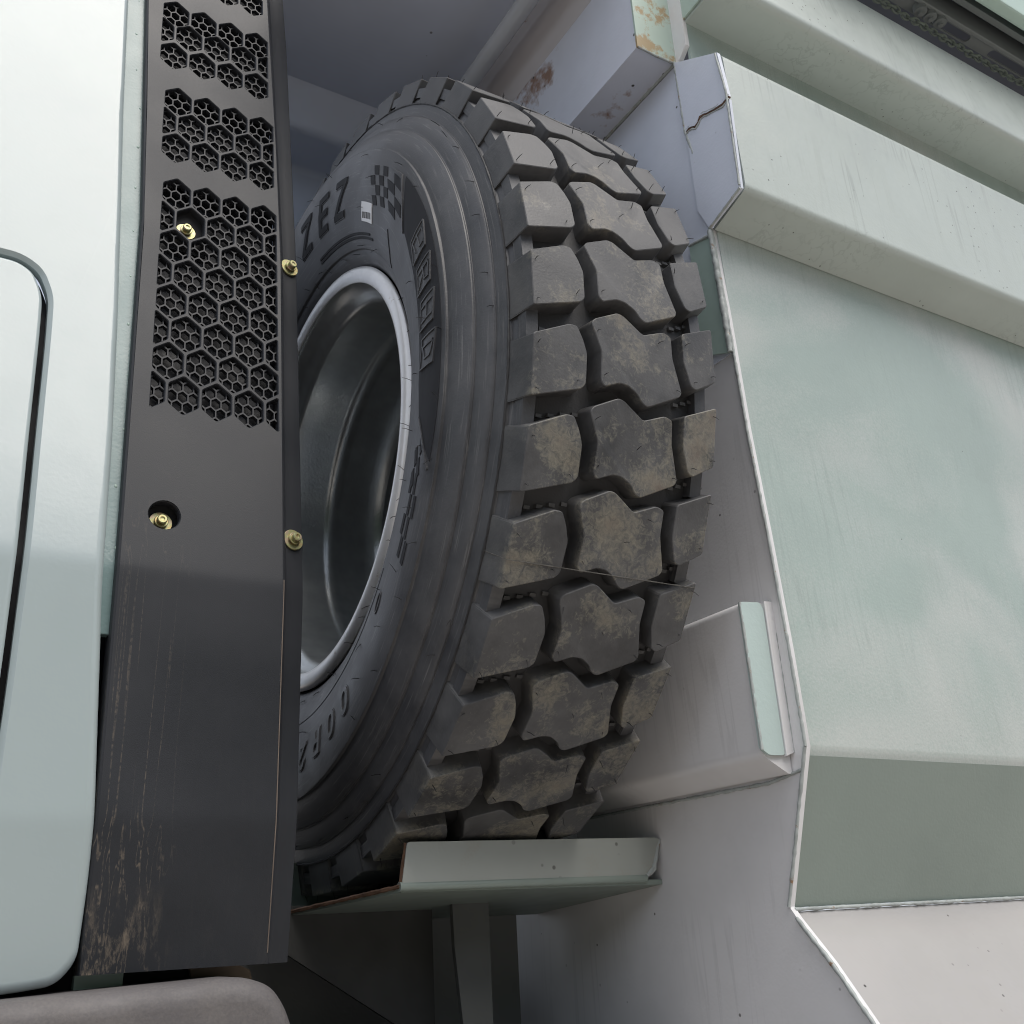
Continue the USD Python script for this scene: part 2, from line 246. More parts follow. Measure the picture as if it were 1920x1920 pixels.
def tree_belt():
    """A belt of dense trees across the yard, behind the photographer; it only shows as the dark low band in the gloss of the paint."""
    u, v = np.meshgrid(np.linspace(-40, 44, 169), np.linspace(0, 1, 15), indexing='ij')
    h = 5.5 + 3.5 * meshkit.fbm(np.stack([u * .16, 0 * u, 0 * u], -1), 4, 5); z = h * v
    y = -17 + 3.2 * (v ** 2) + 2.2 * (meshkit.fbm(np.stack([u * .5, z * .5, 0 * u], -1), 4, 9) - .5)
    i, j = np.meshgrid(np.arange(168), np.arange(14), indexing='ij'); a = i * 15 + j
    front = np.stack([u, y, z], -1).reshape(-1, 3); back = front + [0, -4.5, 0]; n = len(front)
    f = np.vstack([np.stack([a, a + 15, a + 16], -1).reshape(-1, 3), np.stack([a, a + 16, a + 1], -1).reshape(-1, 3)])
    top = np.arange(168) * 15 + 14; t = np.vstack([np.stack([top, top + 15, top + 15 + n], 1), np.stack([top, top + 15 + n, top + n], 1)])
    return np.vstack([front, back]), np.vstack([f, f[:, ::-1] + n, t])
solo('tree_belt', tree_belt(), paint('foliage', (.055, .085, .035), rough=.7, var=.6, vscale=1.6), 'belt of dense green trees across the yard', 'stuff')

# ================================================================== dump body
WX = .900                                   # front face of the wall plate
END = 6.2                                   # tail of the body
db = Thing('dump_body', 'pale green welded steel tipper body with lavender front wall behind the spare wheel', 'dump body', (WX, .84, 1.2), size=.922, at=(0.8298, 0.7745, 1.2351))
edge = [(.859, 3.50), (.859, 2.905), (.882, 2.885), (.880, 2.60), (.862, 2.557), (.857, 2.403), (.853, 2.238), (.845, 2.087), (.839, 1.936), (.837, 1.824), (.897, 1.656), (.888, 1.644), (.847, 1.599), (.803, 1.542), (.752, 1.45), (.72, 1.30)]
fw = db.part('front_wall', prism(edge + [(.72, 1.2), (3.30, 1.2), (3.30, 3.50)], 0, WX, WX + .008), lav)
sk = .005                                   # the skins stand this much behind the plate's edge
db.part('side_panel', fold([(.857 + sk, 3.10), (.857 + sk, 2.56), (.853 + sk, 2.238), (.8375 + sk, 1.824), (.8405 + sk, 1.8155)], WX + .008, END, .005, .018), mint_panel)
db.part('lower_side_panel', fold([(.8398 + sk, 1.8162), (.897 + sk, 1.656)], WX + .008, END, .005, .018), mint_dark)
db.part('skirt_panel', fold([(.899, 1.6495), (.888 + sk, 1.638), (.847 + sk, 1.597), (.803 + sk, 1.540), (.752 + sk, 1.448), (.72 + sk, 1.28)], WX + .008, END, .005, .05), bottom_paint, label='curved lower skirt of the tipper body flaring outwards')
db.part('upper_plate', prism([(.883, 2.884), (.8625, 2.552), (.8585, 2.352), (3.2, 2.352), (3.2, 2.884)], 0, WX - .0015, WX), lav_up)
rib = db.part('side_rib', fold([(.859, 2.872), (.795, 2.822), (.792, 2.580), (.859, 2.557)], WX + .002, END, .005, .008), mint_face, label='broad pressed rib along the side of the body')
# the cracked end plate of the rib: two pieces with a ragged split between them
xs = np.linspace(.7865, .8785, 15); jag = 2.740 + .012 * (meshkit.noise(np.c_[xs * 70, xs * 0, xs * 0], 3) - .5) - .006 * np.linspace(1, -1, 15)
lo = [(a, b - .0016 - .0035 * (1 - k / 14)) for k, (a, b) in enumerate(zip(xs, jag))]; up = [(a, b + .0012) for a, b in zip(xs, jag)]
db.part('end_plate', prism([(.882, 2.884), (.7935, 2.824)] + up, 0, WX - .007, WX - .001), lav_up, parent=rib)
db.part('end_plate', prism(lo[::-1] + [(.7915, 2.577), (.861, 2.556), (.8785, 2.60)][::1], 0, WX - .0055, WX - .001), lav_up, parent=rib)
db.part('rust_crack', tube([(WX - .0035, a, b + .0002) for a, b in zip(xs, jag)], .0016 + .0016 * meshkit.noise(np.c_[xs * 90, xs * 0, xs * 0], 6), 6, .6, None, 5), rust_m, parent=rib)
for k, (o, q) in enumerate(((.0048, 0), (-.0046, 9))):
    db.part('flaked_paint', tube([(WX - .0058, a, b + o * (.55 + .6 * meshkit.noise(np.array([a * 140, q, 0.])))) for a, b in zip(xs, jag)], .0008 + .0011 * meshkit.noise(np.c_[xs * 160, xs * 0 + q, xs * 0], 9), 6, .5, None, 12 + k), weld_m, parent=rib)
rail = db.part('top_rail', fold([(.860, 2.956), (.776, 2.961), (.794, 3.133), (.90, 3.138)], WX + .006, END, .005, .012), mint_face, label='top rail of the tipper body')
db.part('rail_end_plate', prism([(.862, 2.958), (.778, 2.963), (.796, 3.132), (.862, 3.134)], 0, WX + .002, WX + .0055), mint_rust, parent=rail)
hd = db.part('header_box', [bx(.825, WX - .001, .8885, 3.3, 2.888, 3.080)], lav_rust, label='lavender header box across the top of the front wall')
db.part('end_plate', bx(.824, WX + .004, .8845, .888, 2.887, 3.19), mint_rust, parent=hd)
db.part('doubler_plate', prism([(.906, 2.556), (.8625, 2.545), (.8585, 2.352), (.915, 2.376)], 0, WX - .0045, WX - .0015), mint_body, label='pale green patch plate welded on the front wall')
# canopy over the wheel
cn = db.part('canopy', bx(.405, .775, .862, 1.49, 3.200, 3.208), canopy_m, label='dark blue-grey underside of the canopy above the wheel')
db.part('sloped_strip', prism([(.826, 3.079), (.776, 3.2005), (.781, 3.2005), (.831, 3.079)], 1, .862, 3.3), taupe, parent=cn)
db.part('side_flange', bx(.405, .80, .858, .862, 3.150, 3.23), lav, parent=cn)
db.part('longitudinal_beam', fold([(1.485, 3.206), (1.494, 3.1975), (1.535, 3.125), (1.630, 3.120), (1.640, 3.11), (1.640, 2.50)], 0.405, .82, .005, .012), canopy_m, parent=cn, label='folded beam along the canopy')
db.part('inner_panel', bx(.405, .82, 1.646, 3.3, 3.10, 3.108), canopy_m, parent=cn)
db.part('canopy_pipe', tube([(.757, .862, 3.131), (.757, 1.30, 3.131), (.757, 3.3, 3.131)], .0165, 20), paint('pipe_paint', (.45, .47, .50), rough=.3), label='grey pipe across the top of the front wall')
# wheel tray and the beam that carries it
tray_pts = np.array([(.525, 1.1172, 1.6985), (WX - .001, 1.1172, 1.6985), (WX - .001, 1.430, 1.673), (.440, 1.430, 1.673), (.448, 1.345, 1.680)])
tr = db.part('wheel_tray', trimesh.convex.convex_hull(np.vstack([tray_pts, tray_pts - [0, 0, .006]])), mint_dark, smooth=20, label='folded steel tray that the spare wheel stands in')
db.part('tray_lip', prism(rounded([(.524, 1.7005), (.531, 1.7465), (.70, 1.7485), (.893, 1.7505), (WX - .001, 1.748), (.880, 1.706), (.868, 1.7015)], .004), 1, 1.113, 1.119), paint('lip_paint', (.34, .36, .335), rough=.45, spots=(48., .09), over=dict(s=16., lo=.72, hi=1.0, c=(.33, .27, .19), k=.5)), smooth=False, parent=tr, label='front lip of the wheel tray')
db.part('tray_bend', tube([(.522, 1.1165, 1.6985), (.872, 1.1165, 1.7005)], .0055, 14), mint_dark, parent=tr)
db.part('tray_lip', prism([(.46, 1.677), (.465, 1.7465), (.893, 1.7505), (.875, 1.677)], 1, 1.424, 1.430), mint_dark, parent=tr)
db.part('rusty_edge', [tube([(.5225, 1.1155, 1.699), (.4475, 1.345, 1.677), (.4395, 1.430, 1.670)], .0024, 6, .4, .003, 2), tube([(.5235, 1.1162, 1.7015), (.5302, 1.1162, 1.7455)], .0022, 6, .5, .003, 4)], rust_m, parent=tr)
cb = db.part('cradle_beam', prism(rounded([(.8495, 1.996), (WX - .001, 2.001), (WX - .001, 1.794), (.856, 1.8165)], .009, 6), 1, .862, 2.6), lav, label='box beam across the front wall below the wheel')
db.part('end_plate', prism(rounded([(.8495, 1.996), (.8815, 1.999), (.886, 1.990), (.8865, 1.817), (.862, 1.8165), (.8515, 1.823)], .004, 4), 1, .857, .8615), paint('beam_end_paint', (.46, .56, .54), rough=.35), parent=cb)
db.part('angle_strip', prism([(.887, 2.0005), (WX + .006, 2.0015), (WX + .004, 1.822), (.887, 1.816)], 1, .855, .8605), lav, parent=cb)
db.part('tray_post', prism([(.658, 1.69), (.712, 1.69), (.712, 1.632), (.712, 1.25), (.70, 1.25), (.660, 1.632)], 1, 1.248, 1.256), paint('post_paint', (.10, .105, .10), rough=.6))
db.part('tray_back_plate', bx(.40, .86, 1.425, 1.433, 1.1, 1.672), paint('shade_plate_paint', (.20, .205, .20), rough=.6))  # added dark plate stands in for the shade behind the tray post
db.part('tray_gusset', prism([(.40, 1.688), (.46, 1.632), (.60, 1.546), (.66, 1.25), (.655, 1.688)], 1, 1.30, 1.308), paint('gusset_paint', (.045, .045, .043), rough=.6))
# weld beads
def weld(pts, r=.0042, seed=0, parent=None): db.part('weld_bead', tube(pts, r * .60, 8, .40, .0024, seed), weld_m, parent=parent)
X = WX - .001
weld([(X, a - .001, b) for a, b in edge[4:10]], .0034, 1)
weld([(X, a, b) for a, b in edge[9:11]], .0034, 2)
weld([(X, a, b) for a, b in edge[11:]], .0040, 3)
weld([(X - .004, .883, 2.885), (X - .004, .8805, 2.745), (X - .002, .872, 2.70), (X, .867, 2.60), (X, .8635, 2.556)], .0045, 4)
weld([(X - .001, .884, 2.886), (X - .001, .910, 2.888), (X - .001, 1.2, 2.888)], .005, 5)
weld([(.826, .886, 2.888), (.86, .886, 2.886), (WX + .003, .884, 2.886)], .0032, 6)
weld([(X - .004, .8615, 2.553), (X - .004, .8585, 2.45), (X - .004, .857, 2.352)], .0062, 7)
weld([(X - .003, .907, 2.557), (X - .004, .864, 2.546)], .004, 8)
weld([(X - .008, .796, 2.823), (X - .009, .7865, 2.745), (X - .008, .7885, 2.69), (X - .008, .7905, 2.58)], .0028, 9)
weld([(X - .006, .792, 2.577), (X - .005, .86, 2.556)], .0032, 10)
weld([(.906, .8955, 1.653), (1.5, .8955, 1.653), (3.5, .8955, 1.653)], .0034, 11)
weld([(.905, .856, 2.958), (1.6, .857, 2.957), (3.5, .857, 2.957)], .0026, 12)
weld([(WX - .002, 1.116, 1.748), (.884, 1.114, 1.712), (.872, 1.114, 1.703)], .0060, 13)
weld([(X, .858, 2.003), (X + .002, .856, 1.92), (X + .002, .856, 1.82)], .0036, 14)
weld([(.8500, .8585, 1.996), (.8515, .8585, 1.90), (.853, .8585, 1.822)], .0030, 15)
weld([(X, .845, 1.80), (X, .90, 1.792), (X, 1.3, 1.792)], .0035, 16)

# ================================================================== chassis behind, in the dark
ch = Thing('chassis_frame', 'dark steel chassis members in the shadow under the wheel tray', 'chassis', (.5, 1.6, .9))
ch.part('frame_rail', [bx(-2, 6, 1.75, 1.83, .85, 1.12, .006)], dark_steel)
ch.part('frame_rail', [bx(-2, 6, 2.55, 2.63, .85, 1.12, .006)], dark_steel)
ch.part('cross_plate', prism([(1.45, .9), (2.9, .9), (2.9, 1.62), (1.75, 1.62)], 0, .55, .56), dark_steel)
ch.part('bracket', prism([(.46, 1.0), (.50, 1.0), (.56, 1.60), (.52, 1.62)], 1, 1.52, 1.56), grey_steel)
ch.part('equipment_box', bx(.37, .80, 1.44, 3.2, .55, 1.58, .02), dark_steel)  # box added to block light coming in under the tray
ch.part('battery_box', bx(.37, .80, .98, 1.43, .55, 1.50, .02), dark_steel)  # out-of-frame box added to darken the gap below the tray
ch.part('air_tank', tube([(.2, 1.62, 1.28), (.62, 1.62, 1.28)], .11, 28), dark_steel)

# ================================================================== tarp cover above the top rail
tc = Thing('tarp_cover', 'dark grey roll-over cover frame with a chain above the top rail', 'cover frame', (1.2, .72, 3.17), size=.922, at=(1.1064, 0.6638, 3.0514))
tc.part('outer_beam', prism(rounded([(.698, 3.192), (.698, 3.36), (.735, 3.36), (.735, 3.30), (.722, 3.192)], .006), 0, 1.15, END), mint_body, label='pale outer beam of the cover')
tc.part('underside_plate', bx(1.15, END, .7235, 1.3, 3.262, 3.27), tarp_m)
tc.part('frame_bar', prism(rounded([(.744, 3.222), (.744, 3.261), (.750, 3.261), (.756, 3.226), (.756, 3.222)], .002), 0, 1.15, END), tarp_bar)
tc.part('frame_bar', prism(rounded([(.7745, 3.205), (.7745, 3.262), (.783, 3.262), (.783, 3.205)], .003), 0, 1.15, END), tarp_bar)
slot = Polygon([(1.15, .7835), (END, .7835), (END, .808), (1.15, .808)])
for k in range(30): slot = slot.difference(LineString([(1.49 + .19 * k, .7965), (1.60 + .19 * k, .7965)]).buffer(.0085))
tc.part('slotted_plate', prism(geoms(slot)[0], 2, 3.212, 3.216), tarp_bar)
for k in range(3):
    tc.part('guide_roller', [tube([(1.452 + .028 * k, .789, 3.212), (1.452 + .028 * k, .789, 3.196)], .012, 20), tube([(1.452 + .028 * k, .789, 3.196), (1.452 + .028 * k, .789, 3.190)], .005, 10)], tarp_bar)
link = trimesh.creation.torus(.0052, .0021, major_sections=14, minor_sections=7)
link.apply_transform(np.diag([1.75, 1., 1., 1.]))
for k in range(44):
    q = link.copy(); q.apply_transform(trimesh.transformations.rotation_matrix(math.radians(45 + 90 * (k % 2)) + .25 * math.sin(k * 2.1), [1, 0, 0])); q.apply_translation([1.27 + .0132 * k, .7985 + .0008 * math.sin(k * 1.3), 3.176 + .001 * math.sin(k * .9)])
    tc.part('chain_link', q, rope_m)
for x in (1.20, 2.0): tc.part('chain_bracket', bx(x, x + .06, .792, .806, 3.140, 3.262), tarp_bar)

# ================================================================== truck cab
def cab_y(z, top=.14):
    """The outer face of the cab flank (y) by height: leaning in above 1.98, tucked under below 1.752, with soft creases."""
    z = np.asarray(z, float); s = .003
    soft = lambda t: np.where(t > 6 * s, t, s * np.log1p(np.exp(np.clip(t / s, -40, 6))))
    return .95 + top * soft(z - 1.98) + .12 * soft(1.752 - z)
BANDS = np.unique(np.r_[np.linspace(1.5, 1.72, 9), np.linspace(1.73, 1.775, 26), np.linspace(1.80, 1.955, 5), np.linspace(1.958, 2.003, 26), np.linspace(2.03, 3.2, 4)])
def densify(ring):
    """Adds points where a ring crosses the band heights."""
    out = []
    for a, b in zip(ring, np.roll(ring, -1, 0)):
        t = [(zz - a[1]) / (b[1] - a[1]) for zz in BANDS if abs(b[1] - a[1]) > 1e-9 and 1e-6 < (zz - a[1]) / (b[1] - a[1]) < 1 - 1e-6]
        out += [a] + [a + (b - a) * s for s in sorted(t)]
    return np.array(out)
def inset(ring, d, ccw=True):
    """Moves a ring's points d to its left (inwards for a counter-clockwise ring)."""
    p, q = np.roll(ring, 1, 0), np.roll(ring, -1, 0)
    e1, e2 = ring - p, q - ring; e1 /= np.linalg.norm(e1, axis=1, keepdims=True); e2 /= np.linalg.norm(e2, axis=1, keepdims=True)
    n = np.stack([-(e1 + e2)[:, 1], (e1 + e2)[:, 0]], 1); n /= np.linalg.norm(n, axis=1, keepdims=True)
    c = np.maximum((n * np.stack([-e1[:, 1], e1[:, 0]], 1)).sum(1), .5)
    return ring + n * (d / c)[:, None]
def sheet(poly, depth, r_out=.004, r_hole=.0008, lift=0., yf=cab_y, n=6):
    """A moulded panel that follows the cab flank: rounded edges of radius r, walls turned back by depth."""
    parts, inner = [], []
    for ring, r in [(np.array(poly.exterior.coords)[:-1], r_out)] + [(np.array(h.coords)[:-1], r_hole) for h in poly.interiors]:
        outer = r is r_out and not inner
        area = np.sum(ring[:, 0] * np.roll(ring[:, 1], -1) - np.roll(ring[:, 0], -1) * ring[:, 1])
        if (area > 0) != outer: ring = ring[::-1]            # outline counter-clockwise, holes clockwise: inwards is always left
        ring = densify(ring); k = n if outer else 2
        rows = []
        for t in np.linspace(0, np.pi / 2, k): q = inset(ring, r * (1 - math.sin(t))) if t < np.pi / 2 - 1e-9 else ring; rows.append((q, r * (1 - math.cos(t))))
        rows.append((ring, depth))
        V = np.vstack([np.c_[q[:, 0], yf(q[:, 1]) + d + lift, q[:, 1]] for q, d in rows]); N = len(ring)
        i, j = np.meshgrid(np.arange(len(rows) - 1), np.arange(N), indexing='ij')
        a, b, c, d = i * N + j, i * N + (j + 1) % N, (i + 1) * N + (j + 1) % N, (i + 1) * N + j
        parts.append(trimesh.Trimesh(V, np.vstack([np.stack([a, d, b], -1).reshape(-1, 3), np.stack([b, d, c], -1).reshape(-1, 3)]), process=False))
        inner.append(rows[0][0])
    front = Polygon(inner[0], inner[1:]).buffer(0)
    x0, z0, x1, z1 = front.bounds
    zs = [z0 - .01] + [b for b in BANDS if z0 < b < z1] + [z1 + .01]
    for a, b in zip(zs[:-1], zs[1:]):
        for g in geoms(front.intersection(box(x0 - 1, a, x1 + 1, b))):
            v, f = tri2d(g)
            V = np.c_[v[:, 0], yf(v[:, 1]) + lift, v[:, 1]]
            nrm = np.cross(V[f[:, 1]] - V[f[:, 0]], V[f[:, 2]] - V[f[:, 0]])
            f = np.where((nrm[:, 1] > 0)[:, None], f[:, ::-1], f)
            parts.append(trimesh.Trimesh(V, f, process=False))
    return trimesh.util.concatenate(parts)

cabt = Thing('truck_cab', 'pale mint truck cab flank with a black honeycomb panel bolted to its rear edge', 'truck cab', (.0, .95, 1.2))
skin_edge = [(-.9, 1.604), (.105, 1.620), (.148, 1.6245), (.1625, 1.642), (.1640, 1.700), (.1630, 1.755), (.1555, 1.87), (.1490, 1.967), (.1480, 2.10), (.1440, 2.25), (.1390, 2.38), (.1300, 2.59), (.1240, 2.79), (.117, 3.02), (-.9, 3.02)]
door_o = [(-.88, 1.66), (.055, 1.672), (.0770, 1.70), (.0785, 1.858), (.0775, 2.0), (.0750, 2.12), (.0735, 2.215), (.0715, 2.270), (.060, 2.298), (.043, 2.3085), (-.88, 2.317)]
door_p = Polygon(rounded(door_o, .028, 7)).buffer(0)
skin_p = Polygon(rounded(skin_edge, .022, 7)).buffer(0).difference(door_p.buffer(.0035))
cabt.part('side_skin', sheet(geoms(skin_p)[0], .016, .0085, .0045, lift=-.004), mint_cab, smooth=40)
cabt.part('door', sheet(door_p.buffer(-.0025), .016, .0045, lift=-.004), mint_cab, smooth=40)
cabt.part('door_gap_seal', prism(door_p.buffer(.006).intersection(box(-1, 1, 1, 1.975)), 1, .972, .976), black_m)
cabt.part('door_gap_seal', sheet(door_p.buffer(.006).intersection(box(-1, 1.97, 1, 3)), .003, .0005, lift=.022), black_m)
strip_p = Polygon([(.135, 1.915), (.1645, 1.915), (.1655, 2.0), (.1655, 2.35), (.158, 2.6), (.150, 2.8), (.140, 3.04), (.10, 3.04), (.11, 2.6)])
ss = cabt.part('seam_strip', sheet(strip_p, .01, .001, lift=.010), paint('seam_paint', (.17, .25, .25), rough=.3), label='narrow recessed green strip beside the black panel')
for k, zz in enumerate(np.linspace(2.0, 2.80, 13)):
    s = trimesh.creation.icosphere(1, .0007 + .0009 * rng.random()); xx = np.interp(zz, [1.9, 2.35, 2.6, 2.8], [.158, .155, .147, .138]) + .006 * (rng.random() - .5)
    s.apply_transform(np.diag([1, .5, 1.3, 1])); s.apply_translation([xx, float(cab_y(zz)) + .0098, zz]); cabt.part('sealant_dot', s, mint_body, parent=ss)
cabt.part('rear_wall', bx(-.9, -.35, 1.06, 3.2, 1.25, 3.02), dark_steel)
cabt.part('underbody', bx(-.9, .335, 1.0, 3.2, .55, 1.598), black_m)
cabt.part('side_backing', bx(-.9, .31, 1.005, 1.02, 1.60, 1.96), black_m)
cabt.part('floor_edge', bx(.166, .205, .990, 1.0, 1.60, 1.638), mint_body)
cabt.part('bracket_end', prism([(.272, 1.60), (.325, 1.60), (.318, 1.626), (.300, 1.634), (.262, 1.634)], 1, 1.0, 1.02), paint('bracket_paint', (.20, .15, .11), rough=.6))

# ---- black honeycomb panel
ZL = [1.60, 1.752, 1.98, 2.40, 2.60, 2.80, 3.05]
left = lambda z: np.interp(z, ZL, [.1680, .1655, .1625, .1625, .156, .148, .136])
crease = lambda z: np.interp(z, ZL, [.3205, .3195, .3190, .3215, .3175, .3105, .301])
right = lambda z: np.interp(z, ZL, [.3445, .3445, .3440, .3455, .3445, .3395, .330])
TOP, BOT = 3.06, 1.631
zl = np.r_[BOT, 1.752, 1.98, 2.40, 2.60, 2.80, TOP]
body = Polygon(np.vstack([np.c_[left(zl), zl], np.c_[crease(zl), zl][::-1]]))
SX, SZ = .0350, .0404
def hexa(cx, cz, w, h, r=.0022):
    """Upright hexagon of half width w and half height h with rounded corners."""
    return Polygon(rounded([(cx + w, cz - h / 2), (cx + w, cz + h / 2), (cx, cz + h), (cx - w, cz + h / 2), (cx - w, cz - h / 2), (cx, cz - h)], r, 3))
cells, boltcell = [], None
def group(x0, pitch, rows, z0, lo, hi):
    global boltcell
    for r, z in enumerate(rows):
        for i in range(5 if r % 2 else 4):
            cx = x0 + pitch * i - (pitch / 2 if r % 2 else 0)
            c = hexa(cx, z, pitch * .445, pitch * .70)
            c = c.intersection(box(lo, 0, hi, 9)).buffer(-.0012).buffer(.0012)
            if c.area < 1e-5: continue
            if len(rows) == 8 and r == 1 and i == 1: boltcell = hexa(cx, z, pitch * .455, pitch * .72)
            else: cells.append((c, cx, z, pitch))
group(.1965, .0350, [2.468 - .0406 * k for k in range(8)], 0, .1805, .3165)
group(.1925, .0356, [2.6245, 2.584, 2.5425], 0, .1762, .3140)
group(.1840, .0363, [2.790, 2.7505, 2.7065], 0, .1676, .3075)
group(.1750, .0370, [2.960, 2.920, 2.875], 0, .1585, .3005)
bolt_hole = Point(.2005, 2.0385).buffer(.0150, 16)
body = body.difference(unary_union([c for c, *_ in cells] + [boltcell, bolt_hole]))
front = sheet(geoms(body)[0], .012, .0001, .0009)
# the rear strip turned back behind the crease, and the returns at its edges
def ribbon(cols):
    zz = np.unique(np.r_[BANDS[(BANDS > BOT) & (BANDS < TOP)], BOT, TOP]); V = np.stack([np.c_[x(zz), cab_y(zz) + y, zz] for x, y in cols], 1); n, k = V.shape[:2]
    i, j = np.meshgrid(np.arange(n - 1), np.arange(k - 1), indexing='ij'); a = i * k + j
    return trimesh.Trimesh(V.reshape(-1, 3), np.vstack([np.stack([a, a + 1, a + k + 1], -1).reshape(-1, 3), np.stack([a, a + k + 1, a + k], -1).reshape(-1, 3)]), process=False)
sx = lambda f: (lambda z: crease(z) + f * (right(z) - crease(z)))
strip = ribbon([(sx(0), 0.), (sx(.05), .0004), (sx(.11), .0014), (sx(.16), .0032), (sx(.22), .0045), (sx(.5), .0065), (sx(.94), .0095), (sx(.985), .0105), (sx(1.), .0125), (sx(1.), .028)])
lret = ribbon([(lambda z: left(z) - .003, .022), (lambda z: left(z) - .003, .004), (lambda z: left(z) - .002, .0012), (left, 0.)])
bottom = prism([(left(BOT) - .003, BOT), (right(BOT), BOT), (right(BOT), BOT + .003), (left(BOT) - .003, BOT + .003)], 1, float(cab_y(BOT)) + .0135, float(cab_y(BOT)) + .028)
fair = cabt.part('side_fairing', [front, strip, lret, bottom], plastic, smooth=35, label='black plastic panel with honeycomb openings')
for c, cx, cz, pitch in cells:          # each opening holds its own small honeycomb grid, set back a little
    p3 = pitch * .318; hole = []
    for r in range(-3, 4):
        for i in range(-3, 4):
            x, z = cx + p3 * (i + .5 * (r % 2)), cz + r * p3 * 1.157
            hole.append(hexa(x, z, p3 * .440, p3 * .67, .0004))
    g = c.buffer(.0006).difference(unary_union(hole))
    ms = []
    for q in geoms(g):
        e = trimesh.creation.extrude_polygon(q, .006, engine='earcut'); v = e.vertices
        ms.append(trimesh.Trimesh(np.c_[v[:, 0], cab_y(v[:, 1]) + .0045 + v[:, 2], v[:, 1]], e.faces[:, ::-1], process=False))
    cabt.part('honeycomb_grid', ms, plastic, smooth=False, parent=fair)
cabt.part('backing_panel', sheet(Polygon([(.165, 1.99), (.33, 1.99), (.31, 3.05), (.15, 3.05)]), .004, .0005, lift=.026), paint('backing_plastic', (.035, .037, .044), rough=.5), parent=fair)
def bolt(x, z, lift, tilt_z=0., rw=.0115):
    y = float(cab_y(z)) + lift; k = .14 if z > 1.98 else 0.
    nrm = np.array([math.sin(tilt_z), -math.cos(tilt_z), k]); nrm /= np.linalg.norm(nrm)
    T = trimesh.geometry.align_vectors([0, 0, 1], nrm); T[:3, 3] = [x, y, z]
    def lathe(prof, n=28):
        q = trimesh.creation.revolve(np.array(prof), sections=n); q.apply_transform(T); return q
    b = cabt.part('bolt', lathe([(0, .0), (rw * .46, .0), (rw * .55, .0009), (rw * .60, .0028), (rw * .55, .0034), (0, .0034)]), zinc)
    cabt.part('washer', lathe([(0, -.0026), (rw, -.0026), (rw, -.0008), (rw * .96, -.0003), (0, -.0003)], 36), zinc, parent=b)
    cabt.part('bolt_head', lathe([(0, .003), (rw * .42, .003), (rw * .43, .0074), (rw * .36, .0084), (rw * .20, .0084), (rw * .16, .0074), (0, .0072)], 6 * 4), zinc, parent=b)
bolt(.2095, 2.4165, .004)
bolt(.1995, 2.0345, .011)
bolt(.3345, 2.406, .0035, .22)
bolt(.3325, 2.034, .0035, .22)
zz = np.linspace(1.64, 1.985, 40); cabt.part('worn_edge', tube(np.c_[crease(zz) + .0012, cab_y(zz) + .0006, zz], .0007, 6), paint('crease_highlight_plastic', (.16, .125, .10), rough=.5, var=.3, vscale=30.), parent=fair)  # thin brown tube paints in the highlight along the worn crease
cabt.part('bolt_recess', [tube([(.2005, .958, 2.0385), (.2005, .978, 2.0385)], .0155, 28, caps=False)], plastic, parent=fair)
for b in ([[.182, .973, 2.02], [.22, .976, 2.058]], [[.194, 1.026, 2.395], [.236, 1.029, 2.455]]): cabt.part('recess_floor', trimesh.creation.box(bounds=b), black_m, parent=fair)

# ================================================================== mudguard
mg = Thing('mudguard', 'rough grey plastic mudguard below the black panel', 'mudguard', (.1, .93, 1.2))
gp = rounded([(-1.2, 1.590), (.10, 1.6175), (.287, 1.6235), (.312, 1.615), (.325, 1.598), (.336, 1.570), (.352, 1.50), (.36, 1.2), (-1.2, 1.2)], .02, 6)
def guard():
    ring = inset(gp, 0)
    if np.sum(ring[:, 0] * np.roll(ring[:, 1], -1) - np.roll(ring[:, 0], -1) * ring[:, 1]) < 0: ring = ring[::-1]
    rows = [(inset(ring, .018 * (1 - math.sin(t))), .910 + .018 * (1 - math.cos(t))) for t in np.linspace(.0, np.pi / 2, 8)] + [(ring, 1.30)]
    V = np.vstack([np.c_[q[:, 0], np.full(len(q), y), q[:, 1]] for q, y in rows]); N = len(ring)
    i, j = np.meshgrid(np.arange(len(rows) - 1), np.arange(N), indexing='ij'); a, b, c, d = i * N + j, i * N + (j + 1) % N, (i + 1) * N + (j + 1) % N, (i + 1) * N + j
    v, f = tri2d(Polygon(rows[0][0]).buffer(0)); cap = trimesh.Trimesh(np.c_[v[:, 0], np.full(len(v), .910), v[:, 1]], f, process=False)
    if cap.face_normals[0][1] > 0: cap.invert()
    return [trimesh.Trimesh(V, np.vstack([np.stack([a, d, b], -1).reshape(-1, 3), np.stack([b, d, c], -1).reshape(-1, 3)]), process=False), cap]
mg.part('guard_shell', guard(), guard_m, smooth=40)

# ================================================================== spare wheel
CX, CY, CZ, RT = .592, 1.2583, 2.2525, .555
wh = Thing('spare_wheel', 'large black lug-tread spare tyre on a silver rim standing in the tray', 'spare wheel', (CX, CY, CZ - RT))
def pol(x, th, r):
    """Wheel coordinates (axial offset, degrees up from the kerb side, radius) to the world."""
    t = np.radians(th); return np.stack(np.broadcast_arrays(CX + x, CY - r * np.cos(t), CZ + r * np.sin(t)), -1)
def lathe(prof, n=222):
    P = np.array(prof, float); th = np.arange(n) * 360. / n; V = pol(P[:, None, 0], th[None], P[:, None, 1]); k = len(P)
    i, j = np.meshgrid(np.arange(k - 1), np.arange(n), indexing='ij'); a, b, c, d = i * n + j, i * n + (j + 1) % n, (i + 1) * n + (j + 1) % n, (i + 1) * n + j
    t = trimesh.Trimesh(V.reshape(-1, 3), np.vstack([np.stack([a, b, c], -1).reshape(-1, 3), np.stack([a, c, d], -1).reshape(-1, 3)]), process=False); return t
